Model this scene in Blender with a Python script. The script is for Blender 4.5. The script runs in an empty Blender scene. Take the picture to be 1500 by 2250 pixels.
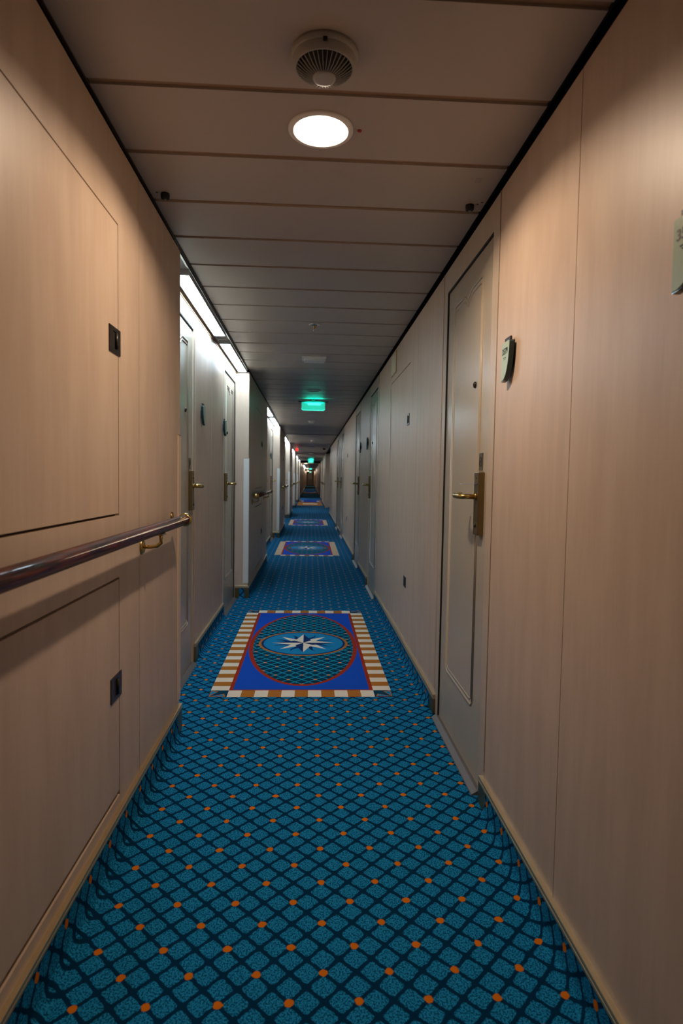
import bpy, bmesh, math, random
from mathutils import Vector, Matrix

random.seed(7)
PI = math.pi
scene = bpy.context.scene
C = scene.collection

# ------------------------------------------------------------------ camera
EYE = 1.13
cam_data = bpy.data.cameras.new('camera')
cam = bpy.data.objects.new('camera', cam_data)
C.objects.link(cam)
cam_data.sensor_fit = 'VERTICAL'
cam_data.sensor_height = 36.0
cam_data.sensor_width = 24.0
cam_data.lens = 1334.6 / 2250 * 36.0
cam_data.clip_start = 0.05
cam_data.clip_end = 200
r_ = Vector((0.99852595, -0.05161475, 0.01678827))
u_ = Vector((-0.01392269, 0.05538534, 0.99836798))
f_ = Vector((0.05246034, 0.99713007, -0.05458509))
cam.matrix_world = Matrix(((r_.x, u_.x, -f_.x, 0), (r_.y, u_.y, -f_.y, 0), (r_.z, u_.z, -f_.z, EYE), (0, 0, 0, 1)))
cam_data.dof.use_dof = True
cam_data.dof.focus_distance = 2.6
cam_data.dof.aperture_fstop = 4.0
scene.camera = cam

# ------------------------------------------------------------------ world, exposure
w = bpy.data.worlds.new('world')
scene.world = w
w.use_nodes = True
w.node_tree.nodes['Background'].inputs[0].default_value = (0.5, 0.6, 0.8, 1)
w.node_tree.nodes['Background'].inputs[1].default_value = 0.0
vs = scene.view_settings
vs.view_transform = 'Standard'
vs.look = 'None'
vs.exposure = 0.0
vs.gamma = 1.0
vs.use_curve_mapping = False

WARM = (1.0, 0.76, 0.55)
COOL = (0.66, 0.85, 1.0)
LAMP_POWER = 11.8
DISC_STRENGTH = 14.0
TUBE_STRENGTH = 38.0

# ------------------------------------------------------------------ node helpers
class NT:
    def __init__(s, mat):
        mat.use_nodes = True
        s.t = mat.node_tree
        s.n = s.t.nodes
        s.bsdf = s.n['Principled BSDF']
    def link(s, a, b):
        s.t.links.new(a, b)
    def m(s, op, a, b=None, c=None):
        nd = s.n.new('ShaderNodeMath'); nd.operation = op
        for i, v in enumerate((a, b, c)):
            if v is None: continue
            if isinstance(v, (int, float)): nd.inputs[i].default_value = v
            else: s.link(v, nd.inputs[i])
        return nd.outputs[0]
    def coords(s):
        g = s.n.new('ShaderNodeNewGeometry')
        sp = s.n.new('ShaderNodeSeparateXYZ')
        s.link(g.outputs['Position'], sp.inputs[0])
        return sp.outputs[0], sp.outputs[1], sp.outputs[2]
    def vec(s, x, y, z):
        c = s.n.new('ShaderNodeCombineXYZ')
        for i, v in enumerate((x, y, z)):
            if isinstance(v, (int, float)): c.inputs[i].default_value = v
            else: s.link(v, c.inputs[i])
        return c.outputs[0]
    def noise(s, vec, scale, detail=2.0, rough=0.5):
        nd = s.n.new('ShaderNodeTexNoise')
        nd.inputs['Scale'].default_value = scale
        nd.inputs['Detail'].default_value = detail
        nd.inputs['Roughness'].default_value = rough
        s.link(vec, nd.inputs['Vector'])
        return nd.outputs['Fac']
    def mix(s, fac, a, b):
        nd = s.n.new('ShaderNodeMix'); nd.data_type = 'RGBA'
        if isinstance(fac, (int, float)): nd.inputs[0].default_value = fac
        else: s.link(fac, nd.inputs[0])
        for i, v in ((6, a), (7, b)):
            if isinstance(v, tuple): nd.inputs[i].default_value = (*v, 1)
            else: s.link(v, nd.inputs[i])
        return nd.outputs[2]
    def ramp(s, v, lo, hi):
        nd = s.n.new('ShaderNodeMapRange'); nd.interpolation_type = 'SMOOTHSTEP'
        s.link(v, nd.inputs[0])
        nd.inputs[1].default_value = lo; nd.inputs[2].default_value = hi
        return nd.outputs[0]
    def bump(s, h, strength, dist):
        nd = s.n.new('ShaderNodeBump')
        nd.inputs['Strength'].default_value = strength
        nd.inputs['Distance'].default_value = dist
        s.link(h, nd.inputs['Height'])
        s.link(nd.outputs[0], s.bsdf.inputs['Normal'])

def mat(name, col, rough=0.5, metal=0.0, vary=0.06, nscale=30.0, bump=0.0, spec=0.5):
    m = bpy.data.materials.new(name)
    t = NT(m)
    b = t.bsdf
    b.inputs['Roughness'].default_value = rough
    b.inputs['Metallic'].default_value = metal
    b.inputs['Specular IOR Level'].default_value = spec
    x, y, z = t.coords()
    nz = t.noise(t.vec(x, y, z), nscale, 3)
    dark = tuple(c * (1 - vary) for c in col)
    lite = tuple(min(1, c * (1 + vary)) for c in col)
    t.link(t.mix(nz, dark, lite), b.inputs['Base Color'])
    if bump: t.bump(nz, bump, 0.001)
    return m

def emit(name, col, strength):
    m = bpy.data.materials.new(name)
    t = NT(m)
    t.bsdf.inputs['Base Color'].default_value = (0.8, 0.8, 0.8, 1)
    t.bsdf.inputs['Emission Color'].default_value = (*col, 1)
    t.bsdf.inputs['Emission Strength'].default_value = strength
    return m

def laminate(name, base, streak, rough, blotch=0.0):
    # warm laminate with soft vertical streaks of figure
    m = bpy.data.materials.new(name)
    t = NT(m)
    x, y, z = t.coords()
    n1 = t.noise(t.vec(t.m('MULTIPLY', x, 9), t.m('MULTIPLY', y, 9), t.m('MULTIPLY', z, 1.6)), 1.6, 4, 0.55)
    n2 = t.noise(t.vec(t.m('MULTIPLY', x, 60), t.m('MULTIPLY', y, 60), t.m('MULTIPLY', z, 4)), 2.0, 3, 0.6)
    k = t.m('ADD', t.m('MULTIPLY', n1, 0.72), t.m('MULTIPLY', n2, 0.28))
    col = t.mix(t.ramp(k, 0.32, 0.68), base, streak)
    t.link(col, t.bsdf.inputs['Base Color'])
    t.bsdf.inputs['Roughness'].default_value = rough
    t.bump(n2, 0.05, 0.0006)
    return m

def carpet_material(name, axis='floor', inverse=False):
    m = bpy.data.materials.new(name)
    t = NT(m)
    x, y, z = t.coords()
    if axis == 'cove_side':      # pile climbs the wall: height continues the across direction
        x = t.m('ADD', x, z)
    if axis == 'cove_end':
        y = t.m('ADD', y, z)
    a = t.m('DIVIDE', t.m('ADD', x, 0.03), 0.076)
    b = t.m('DIVIDE', t.m('SUBTRACT', y, 1.252), 0.078)
    wob = t.m('MULTIPLY', t.m('SUBTRACT', t.noise(t.vec(x, y, z), 70, 2), 0.5), 0.15)
    u = t.m('ADD', t.m('ADD', a, b), wob)
    v = t.m('ADD', t.m('SUBTRACT', a, b), wob)
    def near(q):
        return t.m('ABSOLUTE', t.m('SUBTRACT', t.m('FRACT', t.m('ADD', q, 0.5)), 0.5))
    fu, fv = near(u), near(v)
    if inverse:
        line = t.m('MINIMUM', fu, fv)
    else:
        p4 = t.m('POWER', t.m('SUBTRACT', 0.5, fu), 6.5)
        q4 = t.m('POWER', t.m('SUBTRACT', 0.5, fv), 6.5)
        line = t.m('SUBTRACT', 0.5, t.m('POWER', t.m('ADD', p4, q4), 1 / 6.5))
    du = t.m('MULTIPLY', near(t.m('MULTIPLY', u, 0.5)), 2)
    dv = t.m('MULTIPLY', near(t.m('MULTIPLY', v, 0.5)), 2)
    d = t.m('SQRT', t.m('ADD', t.m('MULTIPLY', du, du), t.m('MULTIPLY', dv, dv)))
    speck = t.noise(t.vec(t.m('MULTIPLY', x, 1.0), t.m('MULTIPLY', y, 0.8), z), 270, 1.5)
    if not inverse:
        fill = t.mix(t.ramp(speck, 0.42, 0.55), (0.0012, 0.070, 0.150), (0.014, 0.240, 0.490))
        colr = t.mix(t.ramp(line, 0.072, 0.110), (0.0010, 0.028, 0.074), fill)
        colr = t.mix(t.ramp(d, 0.16, 0.21), (0.60, 0.155, 0.008), colr)
    else:
        fill = t.mix(t.ramp(speck, 0.3, 0.7), (0.0015, 0.030, 0.062), (0.003, 0.055, 0.105))
        colr = t.mix(t.ramp(line, 0.055, 0.10), (0.012, 0.30, 0.48), fill)
        colr = t.mix(t.ramp(d, 0.14, 0.19), (0.72, 0.24, 0.05), colr)
    t.link(colr, t.bsdf.inputs['Base Color'])
    t.bsdf.inputs['Roughness'].default_value = 0.95
    t.bsdf.inputs['Specular IOR Level'].default_value = 0.04
    t.bump(speck, 0.35, 0.002)
    return m

M_WALL = laminate('peach_laminate', (0.55, 0.41, 0.305), (0.62, 0.475, 0.36), 0.42)
M_FRAME = laminate('door_frame_laminate', (0.52, 0.415, 0.31), (0.58, 0.47, 0.36), 0.33)
M_DOOR = mat('door_lacquer', (0.50, 0.43, 0.33), 0.27, vary=0.03, nscale=6)
M_GROOVE = mat('joint_shadow_brown', (0.05, 0.032, 0.022), 0.8)
M_BLACK = mat('black_rubber_and_shade', (0.008, 0.008, 0.008), 0.7)
M_CEIL = mat('ceiling_enamel', (0.47, 0.41, 0.36), 0.38, vary=0.03, nscale=3)
M_CHANNEL = mat('ceiling_channel_brown', (0.30, 0.20, 0.125), 0.5)
M_EDGE = mat('dark_edge_angle', (0.035, 0.022, 0.014), 0.6)
M_BRASS = mat('aged_brass', (0.50, 0.35, 0.13), 0.30, 1.0, vary=0.12, nscale=80)
M_TRIM = mat('satin_brass_trim', (0.58, 0.46, 0.28), 0.36, 0.7, vary=0.08)
M_LOCK = mat('bronze_lock', (0.26, 0.19, 0.09), 0.36, 0.9, vary=0.1)
M_SOUNDER = mat('grey_sounder_plastic', (0.40, 0.39, 0.36), 0.4, vary=0.03)
M_CHROME = mat('polished_metal', (0.75, 0.76, 0.76), 0.15, 1.0, vary=0.02)
M_STEEL = mat('brushed_threshold', (0.13, 0.115, 0.11), 0.5, 0.1, vary=0.1, nscale=150)
M_GUARD = mat('corner_guard_tan', (0.74, 0.58, 0.44), 0.35, vary=0.02)
M_GUARDP = mat('corner_guard_pale', (0.80, 0.78, 0.74), 0.35, vary=0.02)
M_WHITE = mat('white_plastic', (0.82, 0.81, 0.79), 0.35, vary=0.02)
M_GREYP = mat('grey_plastic', (0.42, 0.42, 0.42), 0.4, vary=0.03)
M_LATCH = mat('dark_bronze_latch', (0.035, 0.030, 0.025), 0.35, 0.5, vary=0.1)
M_SIGN = mat('sage_sign_face', (0.36, 0.46, 0.30), 0.35, vary=0.04, nscale=20)
M_SIGNEDGE = mat('dark_teal_acrylic', (0.006, 0.035, 0.045), 0.12, vary=0.1)
M_INK = mat('black_ink', (0.006, 0.006, 0.006), 0.5)
M_PLUM = mat('plum_tab', (0.030, 0.012, 0.018), 0.5)
M_RED = mat('red_dot', (0.35, 0.02, 0.01), 0.4)
M_CREAM = mat('cream_wool', (0.80, 0.71, 0.57), 0.95, vary=0.08, nscale=300, bump=0.3, spec=0.1)
M_OCHRE = mat('ochre_wool', (0.42, 0.155, 0.025), 0.95, vary=0.10, nscale=300, bump=0.3, spec=0.1)
M_ROYAL = mat('royal_blue_wool', (0.006, 0.075, 0.50), 0.95, vary=0.25, nscale=400, bump=0.4, spec=0.1)
M_RUST = mat('rust_red_wool', (0.34, 0.030, 0.012), 0.95, vary=0.10, nscale=300, bump=0.3, spec=0.1)
M_NAVY = mat('navy_wool', (0.004, 0.028, 0.13), 0.95, vary=0.15, nscale=300, bump=0.3, spec=0.1)
M_SKY = mat('azure_wool', (0.008, 0.22, 0.46), 0.95, vary=0.15, nscale=300, bump=0.3, spec=0.1)
M_TEAL = mat('deep_teal_wool', (0.003, 0.045, 0.09), 0.95, vary=0.15, nscale=300, bump=0.3, spec=0.1)
M_CARPET = carpet_material('diamond_carpet')
M_CARPET_INV = carpet_material('medallion_diamond_carpet', inverse=True)
M_COVE = carpet_material('coved_carpet_side', 'cove_side')
M_COVE_END = carpet_material('coved_carpet_end', 'cove_end')
M_TUBE = emit('lit_diffuser', COOL, TUBE_STRENGTH)
M_DISC = emit('lit_lamp_disc', (1.0, 0.93, 0.84), DISC_STRENGTH)
M_GREEN = emit('lit_green_sign', (0.0, 0.62, 0.42), 0.8)
M_GREENHOT = emit('lit_green_lamp', (0.05, 1.0, 0.72), 2.2)
M_REDLIT = emit('lit_red_sign', (1.0, 0.02, 0.02), 1.6)
M_YELLOW = emit('lit_pale_lamp', (0.85, 1.0, 0.55), 3.0)

def wood_material():
    m = bpy.data.materials.new('mahogany_varnish')
    t = NT(m)
    x, y, z = t.coords()
    n = t.noise(t.vec(t.m('MULTIPLY', x, 90), t.m('MULTIPLY', y, 5), t.m('MULTIPLY', z, 90)), 1.6, 4, 0.6)
    t.link(t.mix(t.ramp(n, 0.35, 0.7), (0.018, 0.005, 0.003), (0.13, 0.028, 0.010)), t.bsdf.inputs['Base Color'])
    t.bsdf.inputs['Roughness'].default_value = 0.5
    t.bsdf.inputs['Specular IOR Level'].default_value = 0.05
    t.bsdf.inputs['Coat Weight'].default_value = 0.28
    t.bsdf.inputs['Coat Roughness'].default_value = 0.07
    return m
M_WOOD = wood_material()

# ------------------------------------------------------------------ mesh helpers
def BM(): return bmesh.new()

def box(bm, x0, x1, y0, y1, z0, z1, mi=0, bev=0.0):
    vs_ = [bm.verts.new(p) for p in ((x0, y0, z0), (x1, y0, z0), (x1, y1, z0), (x0, y1, z0),
                                     (x0, y0, z1), (x1, y0, z1), (x1, y1, z1), (x0, y1, z1))]
    fs = []
    for q in ((3, 2, 1, 0), (4, 5, 6, 7), (0, 1, 5, 4), (1, 2, 6, 5), (2, 3, 7, 6), (3, 0, 4, 7)):
        f = bm.faces.new([vs_[i] for i in q]); f.material_index = mi; fs.append(f)
    if bev > 0:
        es = list({e for f in fs for e in f.edges})
        r = bmesh.ops.bevel(bm, geom=es, offset=bev, segments=2, profile=0.5, affect='EDGES')
        for f in r['faces']: f.material_index = mi
    return fs

def prism(bm, pts, axis, lo, hi, mi=0):
    """extrude a closed 2-D outline along an axis; pts are the two other coordinates in order"""
    def p3(a, b, c):
        return {'x': (c, a, b), 'y': (a, c, b), 'z': (a, b, c)}[axis]
    A = [bm.verts.new(p3(a, b, lo)) for a, b in pts]
    B = [bm.verts.new(p3(a, b, hi)) for a, b in pts]
    n = len(pts)
    fs = [bm.faces.new(A), bm.faces.new(B[::-1])]
    for i in range(n):
        fs.append(bm.faces.new((A[i], B[i], B[(i + 1) % n], A[(i + 1) % n])))
    for f in fs: f.material_index = mi
    return fs

def lathe(bm, prof, n=32, c=(0, 0, 0), axis='z', mi=0, cap=True):
    rings = []
    for r, h in prof:
        ring = []
        for i in range(n):
            a = 2 * PI * i / n
            p = {'z': (r * math.cos(a), r * math.sin(a), h), 'y': (r * math.cos(a), h, r * math.sin(a)),
                 'x': (h, r * math.cos(a), r * math.sin(a))}[axis]
            ring.append(bm.verts.new((p[0] + c[0], p[1] + c[1], p[2] + c[2])))
        rings.append(ring)
    for a, b in zip(rings, rings[1:]):
        for i in range(n):
            f = bm.faces.new((a[i], a[(i + 1) % n], b[(i + 1) % n], b[i])); f.material_index = mi; f.smooth = True
    if cap:
        f = bm.faces.new(rings[0][::-1]); f.material_index = mi
        f = bm.faces.new(rings[-1]); f.material_index = mi

def tube(bm, pts, rad, n=12, mi=0, flat=None):
    pts = [Vector(p) for p in pts]
    rings = []
    up = Vector((0, 0, 1))
    for i, p in enumerate(pts):
        d = (pts[min(i + 1, len(pts) - 1)] - pts[max(i - 1, 0)]).normalized()
        ref = up if abs(d.dot(up)) < 0.95 else Vector((0, 1, 0))
        s = d.cross(ref).normalized(); t = s.cross(d).normalized()
        r = rad[i] if isinstance(rad, (list, tuple)) else rad
        fl = flat if flat else 1.0
        rings.append([bm.verts.new(p + s * (r * math.cos(2 * PI * k / n)) + t * (r * fl * math.sin(2 * PI * k / n))) for k in range(n)])
    for a, b in zip(rings, rings[1:]):
        for k in range(n):
            f = bm.faces.new((a[k], b[k], b[(k + 1) % n], a[(k + 1) % n])); f.smooth = True; f.material_index = mi
    f = bm.faces.new(rings[0]); f.material_index = mi
    f = bm.faces.new(rings[-1][::-1]); f.material_index = mi

def mesh(name, bm, mats, parent=None, label=None):
    if not isinstance(mats, (list, tuple)): mats = [mats]
    bmesh.ops.recalc_face_normals(bm, faces=bm.faces[:])
    me = bpy.data.meshes.new(name)
    bm.to_mesh(me); bm.free()
    for m in mats: me.materials.append(m)
    o = bpy.data.objects.new(name, me)
    C.objects.link(o)
    if parent is not None: o.parent = parent
    if label: o['label'] = label
    return o

def tag(o, label, cat, group=None, kind=None):
    o['label'] = label
    o['category'] = cat
    if group: o['group'] = group
    if kind: o['kind'] = kind
    return o

def thing(name, label, cat, loc=(0, 0, 0), rz=0.0, group=None, kind=None):
    o = bpy.data.objects.new(name, None)
    o.empty_display_size = 0.05
    C.objects.link(o)
    o.location = loc; o.rotation_euler = (0, 0, rz)
    return tag(o, label, cat, group, kind)

def children(o): return [c for c in bpy.data.objects if c.parent == o]

def copy_tree(o, loc, label, name=None, rz=None):
    def rec(s, par):
        c = s.copy(); C.objects.link(c)
        if par is not None: c.parent = par
        for ch in children(s): rec(ch, c)
        return c
    kids = children(o)
    c = o.copy(); C.objects.link(c)
    if name: c.name = name
    for k in kids: rec(k, c)
    c.location = loc
    if rz is not None: c.rotation_euler = (0, 0, rz)
    c['label'] = label
    return c

def text_mesh(name, body, size, depth, m, parent, mat4):
    cu = bpy.data.curves.new('t', 'FONT')
    cu.body = body; cu.size = size; cu.extrude = depth; cu.offset = size * 0.018
    cu.align_x = 'CENTER'; cu.align_y = 'CENTER'
    t = bpy.data.objects.new('t', cu)
    C.objects.link(t)
    bpy.context.view_layer.update()
    me = bpy.data.meshes.new_from_object(t.evaluated_get(bpy.context.evaluated_depsgraph_get()))
    bpy.data.objects.remove(t)
    me.name = name
    me.transform(mat4)
    me.materials.clear(); me.materials.append(m)
    o = bpy.data.objects.new(name, me)
    C.objects.link(o); o.parent = parent
    return o

# ------------------------------------------------------------------ dimensions
XL, XR, XREC = -0.57, 0.62, -0.69      # wall faces: left bumps, right wall, recess back wall
ZC = 2.12                               # ceiling
ZW = 2.092                              # top of the wall panels
YB, YF = -1.7, 96.0
BAY = 5.72
bumps = [(-1.5, 2.70)] + [(5.68 + BAY * k, 8.10 + BAY * k) for k in range(5)]     # protruding wall blocks on the left
REC_END = 34.6
DOORS_R = [(0.45, 'B'), (2.46, 'A'), (5.995, 'B'), (7.98, 'A'), (11.715, 'B'), (13.70, 'A')]
RW_END = 18.9

# ------------------------------------------------------------------ floor
bm = BM()
box(bm, -0.95, 0.95, YB, YF, -0.05, 0.0)
o = mesh('floor', bm, M_CARPET)
tag(o, 'teal blue corridor carpet with dark diamond lattice and orange dots', 'carpet', kind='structure')

# ------------------------------------------------------------------ ceiling
bm = BM()
PITCH, GAP = 0.3285, 0.023
LAMP_X, LAMP_Y = 0.017, 1.784
y = 1.606 - PITCH * 10
k = 0
while y < 36:
    yn = y + PITCH
    if y + GAP < LAMP_Y < yn:
        # this plank has the round hole of the downlight cut in it
        N, R0 = 96, 0.081
        y0_, y1_ = y + GAP, yn
        angs = sorted([2 * PI * i / N for i in range(N)] + [math.atan2(b - LAMP_Y, a - LAMP_X) % (2 * PI) for a in (-0.572, 0.611) for b in (y0_, y1_)])
        ring = []
        for a in angs:
            ca, sa = math.cos(a), math.sin(a)
            ts = []
            if ca > 1e-9: ts.append((0.611 - LAMP_X) / ca)
            if ca < -1e-9: ts.append((-0.572 - LAMP_X) / ca)
            if sa > 1e-9: ts.append((y1_ - LAMP_Y) / sa)
            if sa < -1e-9: ts.append((y0_ - LAMP_Y) / sa)
            t_ = min(ts)
            ring.append([bm.verts.new((LAMP_X + q * ca, LAMP_Y + q * sa, zz)) for q, zz in ((R0, ZC), (t_, ZC), (t_, ZC + 0.012), (R0, ZC + 0.012))])
        for i in range(len(ring)):
            p, q = ring[i], ring[(i + 1) % len(ring)]
            for k in range(4):
                bm.faces.new((p[k], p[(k + 1) % 4], q[(k + 1) % 4], q[k]))
    else:
        box(bm, -0.572, 0.611, y + GAP, yn, ZC, ZC + 0.012, 0)
    box(bm, -0.572, 0.611, y + 0.0002, y + GAP - 0.0002, ZC + 0.006, ZC + 0.0118, 1)
    y = yn
box(bm, -0.572, 0.611, y + GAP, YF, ZC, ZC + 0.012, 0)
box(bm, -0.572, 0.611, YB, 36.5, ZC + 0.024, ZC + 0.04, 1)       # channel behind the joints
box(bm, -0.95, 0.95, YB, YF, ZC + 0.06, ZC + 0.10, 2)            # deck head above
o = mesh('ceiling', bm, [M_CEIL, M_CHANNEL, M_BLACK])
tag(o, 'greyish ceiling of wide crosswise metal planks with brown joints', 'ceiling', kind='structure')

# left edge angle, and a black strip painting the shade of the right gap
bm = BM()
box(bm, -0.580, -0.5725, YB, 36, ZC - 0.004, ZC + 0.06)
o = mesh('trim_1', bm, M_EDGE); tag(o, 'dark brown edge strip along the left side of the ceiling', 'trim', kind='structure')
bm = BM()
box(bm, 0.6115, 0.618, YB, 36, ZC + 0.002, ZC + 0.06)
o = mesh('trim_2', bm, M_BLACK); tag(o, 'black shadow gap strip along the right side of the ceiling', 'trim', kind='structure')

# ------------------------------------------------------------------ walls
G = 0.0015  # half joint
def wall_panels(bm, face, back, segs, side):
    """side=+1: the wall's body lies towards +X; segs = (y0, y1, z0, z1)"""
    for y0, y1, z0, z1 in segs:
        a, b = (face, face + 0.012 * side)
        box(bm, min(a, b), max(a, b), y0 + G, y1 - G, z0, z1, 0)

# right wall
segs = []
def span(y0, y1): segs.append((y0, y1, 0.0, ZW))
edges = [(c - 0.426, c + 0.426) for c, _ in DOORS_R]
span(YB, edges[0][0]); span(edges[0][1], 1.433); span(1.433, edges[1][0])
span(edges[1][1], 3.552)
HR = [(3.827, 4.727)]
def hatch_zone(y0, y1, h0, h1, z0, z1):
    segs.append((y0, h0, 0, ZW)); segs.append((h1, y1, 0, ZW))
    segs.append((h0 - 2 * G, h1 + 2 * G, 0, z0)); segs.append((h0 - 2 * G, h1 + 2 * G, z1, ZW))
hatch_zone(3.552, 4.78, 3.827, 4.727, 0.100, 1.869)
span(4.78, edges[2][0]); span(edges[2][1], edges[3][0]); span(edges[3][1], 9.18)
hatch_zone(9.18, 10.41, 9.23, 10.13, 0.100, 1.869)
span(10.41, edges[4][0]); span(edges[4][1], edges[5][0])
span(edges[5][1], 15.3); span(15.3, 16.9); span(16.9, RW_END)
bm = BM()
wall_panels(bm, XR, 0, segs, 1)
# backing, leaving the door openings free
yy = YB
for c, _ in DOORS_R:
    box(bm, XR + 0.0125, 0.80, yy, c - 0.426, 0, ZW, 1); yy = c + 0.426
box(bm, XR + 0.0125, 0.80, yy, RW_END - 0.013, 0, ZW, 1)
box(bm, XR, 0.80, RW_END - 0.012, RW_END, 0, ZW, 0)
# beyond: recess, block, recess, then the narrow far stretch
box(bm, 0.74, 0.80, RW_END, 23.5, 0, ZW, 0)
box(bm, 0.585, 0.80, 23.5, 29.0, 0, ZW, 0)
box(bm, 0.74, 0.80, 29.0, 31.0, 0, ZW, 0)
box(bm, 0.60, 0.80, 31.0, 36.0, 0, ZW, 0)
box(bm, 0.60, 0.80, 36.0, YF, 0, ZC + 0.05, 0)
box(bm, 0.80, 0.85, YB, 36, 0, ZC + 0.06, 1)
o = mesh('wall_right', bm, [M_WALL, M_GROOVE])
tag(o, 'right corridor wall of peach beige laminate panels', 'wall', kind='structure')

# left wall: protruding blocks and recesses
bm = BM()
def block(bm, y0, y1, segs, near=True, far=True):
    wall_panels(bm, XL, 0, segs, -1)
    box(bm, -0.80, XL - 0.0125, y0 + 0.0125, y1 - 0.0125, 0, ZW, 1)
    box(bm, -0.80, XL - 0.0, y1 - 0.012, y1, 0, ZW, 0)
    if near: box(bm, -0.80, XL - 0.0, y0, y0 + 0.012, 0, ZW, 0)
def hatch_segs(y0, y1, h0, h1, extra):
    s = [(h0 - 2 * G, h1 + 2 * G, 0, 0.150), (h0 - 2 * G, h1 + 2 * G, 0.824, 1.009), (h0 - 2 * G, h1 + 2 * G, 1.861, ZW)]
    cuts = [y0] + extra
    a = y0
    for e in sorted(extra + [h0, y1]):
        if e > a and not (a >= h0 - 1e-6 and a < h1): s.append((a, e, 0, ZW))
        a = e
    return s
b0 = hatch_segs(-1.5, 2.688, 0.945, 1.848, [1.848, 2.065])
block(bm, -1.5, 2.70, b0)
HB = (6.40, 7.27)
for i, (a, b) in enumerate(bumps[1:]):
    d = a - 5.68
    block(bm, a, b, hatch_segs(a + 0.012, b - 0.012, HB[0] + d, HB[1] + d, [HB[1] + d, 6.18 + d, HB[1] + 0.22 + d]))
# recess back walls
def recess(bm, y0, y1, mid):
    for s0, s1 in ((y0, y0 + 0.19), (y0 + 0.99, mid), (mid, y1 - 0.80)):
        box(bm, XREC - 0.012, XREC, s0 + G, s1 - G, 0, 2.077, 0)
        box(bm, XREC - 0.10, XREC - 0.0125, s0 - 0.0, s1, 0, 2.077, 1)
    box(bm, XREC - 0.012, XREC, y1 - 0.80 + 0.80 - 0.0005, y1, 0, 2.077, 0)
recesses = [(2.70 + BAY * k if k == 0 else 8.10 + BAY * (k - 1), 5.68 + BAY * k) for k in range(6)]
for a, b in recesses:
    recess(bm, a, b, 0.5 * (a + 0.99 + b - 0.80) if a > 3 else 4.30)
box(bm, -0.85, -0.80, YB, 36, 0, ZC + 0.06, 1)
box(bm, -0.80, XL, REC_END - 0.3, 36.0, 0, ZW, 0)
box(bm, -0.80, XL, 36.0, YF, 0, ZC + 0.05, 0)
o = mesh('wall_left', bm, [M_WALL, M_GROOVE])
tag(o, 'left corridor wall of peach beige laminate with door recesses', 'wall', kind='structure')

# recess soffits with wood strip above the doors
for i, (a, b) in enumerate(recesses):
    bm = BM()
    box(bm, -0.80, -0.581, a, b, ZC - 0.004, ZC + 0.02, 0)
    box(bm, -0.80, XREC + 0.004, a, b, 2.0785, ZC - 0.005, 1)
    box(bm, -0.590, -0.5815, a + 0.02, b - 0.02, ZC - 0.016, ZC - 0.004, 2)
    o = mesh('trim_%d' % (i + 3), bm, [M_GREYP, mat('soffit_wood_%d' % i, (0.33, 0.19, 0.09), 0.4), M_CHROME])
    tag(o, 'soffit with brown strip over the left door recess, bay %s from the camera' % ['nearest', 'second', 'third', 'fourth', 'fifth', 'sixth'][i], 'soffit', kind='structure')

bm = BM()
box(bm, -0.9, 0.9, YF, YF + 0.1, 0, 2.3)
o = mesh('wall_back', bm, M_WALL); tag(o, 'small pale wall closing the far end of the corridor', 'wall', kind='structure')
bm = BM()
box(bm, -0.9, 0.9, YB - 0.1, YB, 0, 2.3)
o = mesh('wall_front', bm, M_WALL); tag(o, 'wall behind the camera closing the corridor', 'wall', kind='structure')

# fire door frame far down the corridor and a dark ceiling break
bm = BM()
box(bm, -0.60, 0.60, 35.8, 36.2, 2.02, ZC + 0.03)
box(bm, 0.56, 0.605, 35.6, 36.2, 0, 2.02)
box(bm, -0.605, -0.555, 35.6, 36.2, 0, 2.02)
o = mesh('door_20', bm, M_BLACK); tag(o, 'black fire door frame spanning the corridor far away', 'door frame', kind='structure')
bm = BM()
box(bm, -0.571, 0.610, 13.78, 13.84, ZC - 0.006, ZC - 0.0005)
o = mesh('trim_12', bm, M_BLACK); tag(o, 'black strip crossing the ceiling beyond the green sign', 'trim', kind='structure')

# ------------------------------------------------------------------ baseboards: coved carpet under a brass strip
def cove_profile(t):
    return [(0.0, 0.001), (0.040, 0.001), (0.031, 0.004), (0.022, 0.011), (0.016, 0.022), (0.013, 0.040), (0.011, t - 0.022), (0.0, t - 0.022)]
def trim_profile(t):
    return [(0.0, t - 0.0215), (0.0125, t - 0.0215), (0.0130, t - 0.020), (0.0130, t - 0.013), (0.0118, t - 0.012), (0.0130, t - 0.011), (0.0130, t - 0.001), (0.0122, t), (0.0, t)]
TOP_R, TOP_L = 0.094, 0.116
def run_y(bmc, bmt, face, s, y0, y1, cap0=True, cap1=True):
    """baseboard along Y on a wall face; s = direction out of the wall"""
    CAP = 0.085
    TP = TOP_R if s < 0 else TOP_L
    a = y0 + (CAP if cap0 else 0); b = y1 - (CAP if cap1 else 0)
    if b - a < 0.05: a, b = y0, y1
    prism(bmc, [(face + s * d, z) for d, z in cove_profile(TP)], 'y', a, b)
    prism(bmt, [(face + s * d, z) for d, z in trim_profile(TP)], 'y', y0, y1)
    for on, p0, p1 in ((cap0, y0, a), (cap1, b, y1)):
        if on and p1 - p0 > 0.01:
            x0, x1 = sorted((face, face + s * 0.0128))
            box(bmt, x0, x1, p0, p1, 0.001, TP - 0.0215, 1)
bmc, bmt = BM(), BM()
yy = YB
for c, _ in DOORS_R:
    if c - 0.40 - yy > 0.1: run_y(bmc, bmt, XR, -1, yy + 0.001, c - 0.40, yy > YB, True)
    yy = c + 0.40
run_y(bmc, bmt, XR, -1, yy, RW_END, True, True)
run_y(bmc, bmt, 0.74, -1, RW_END + 0.01, 23.48, False, False)
run_y(bmc, bmt, 0.585, -1, 23.5, 29.0, True, True)
run_y(bmc, bmt, 0.60, -1, 31.0, 35.5, False, False)
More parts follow.
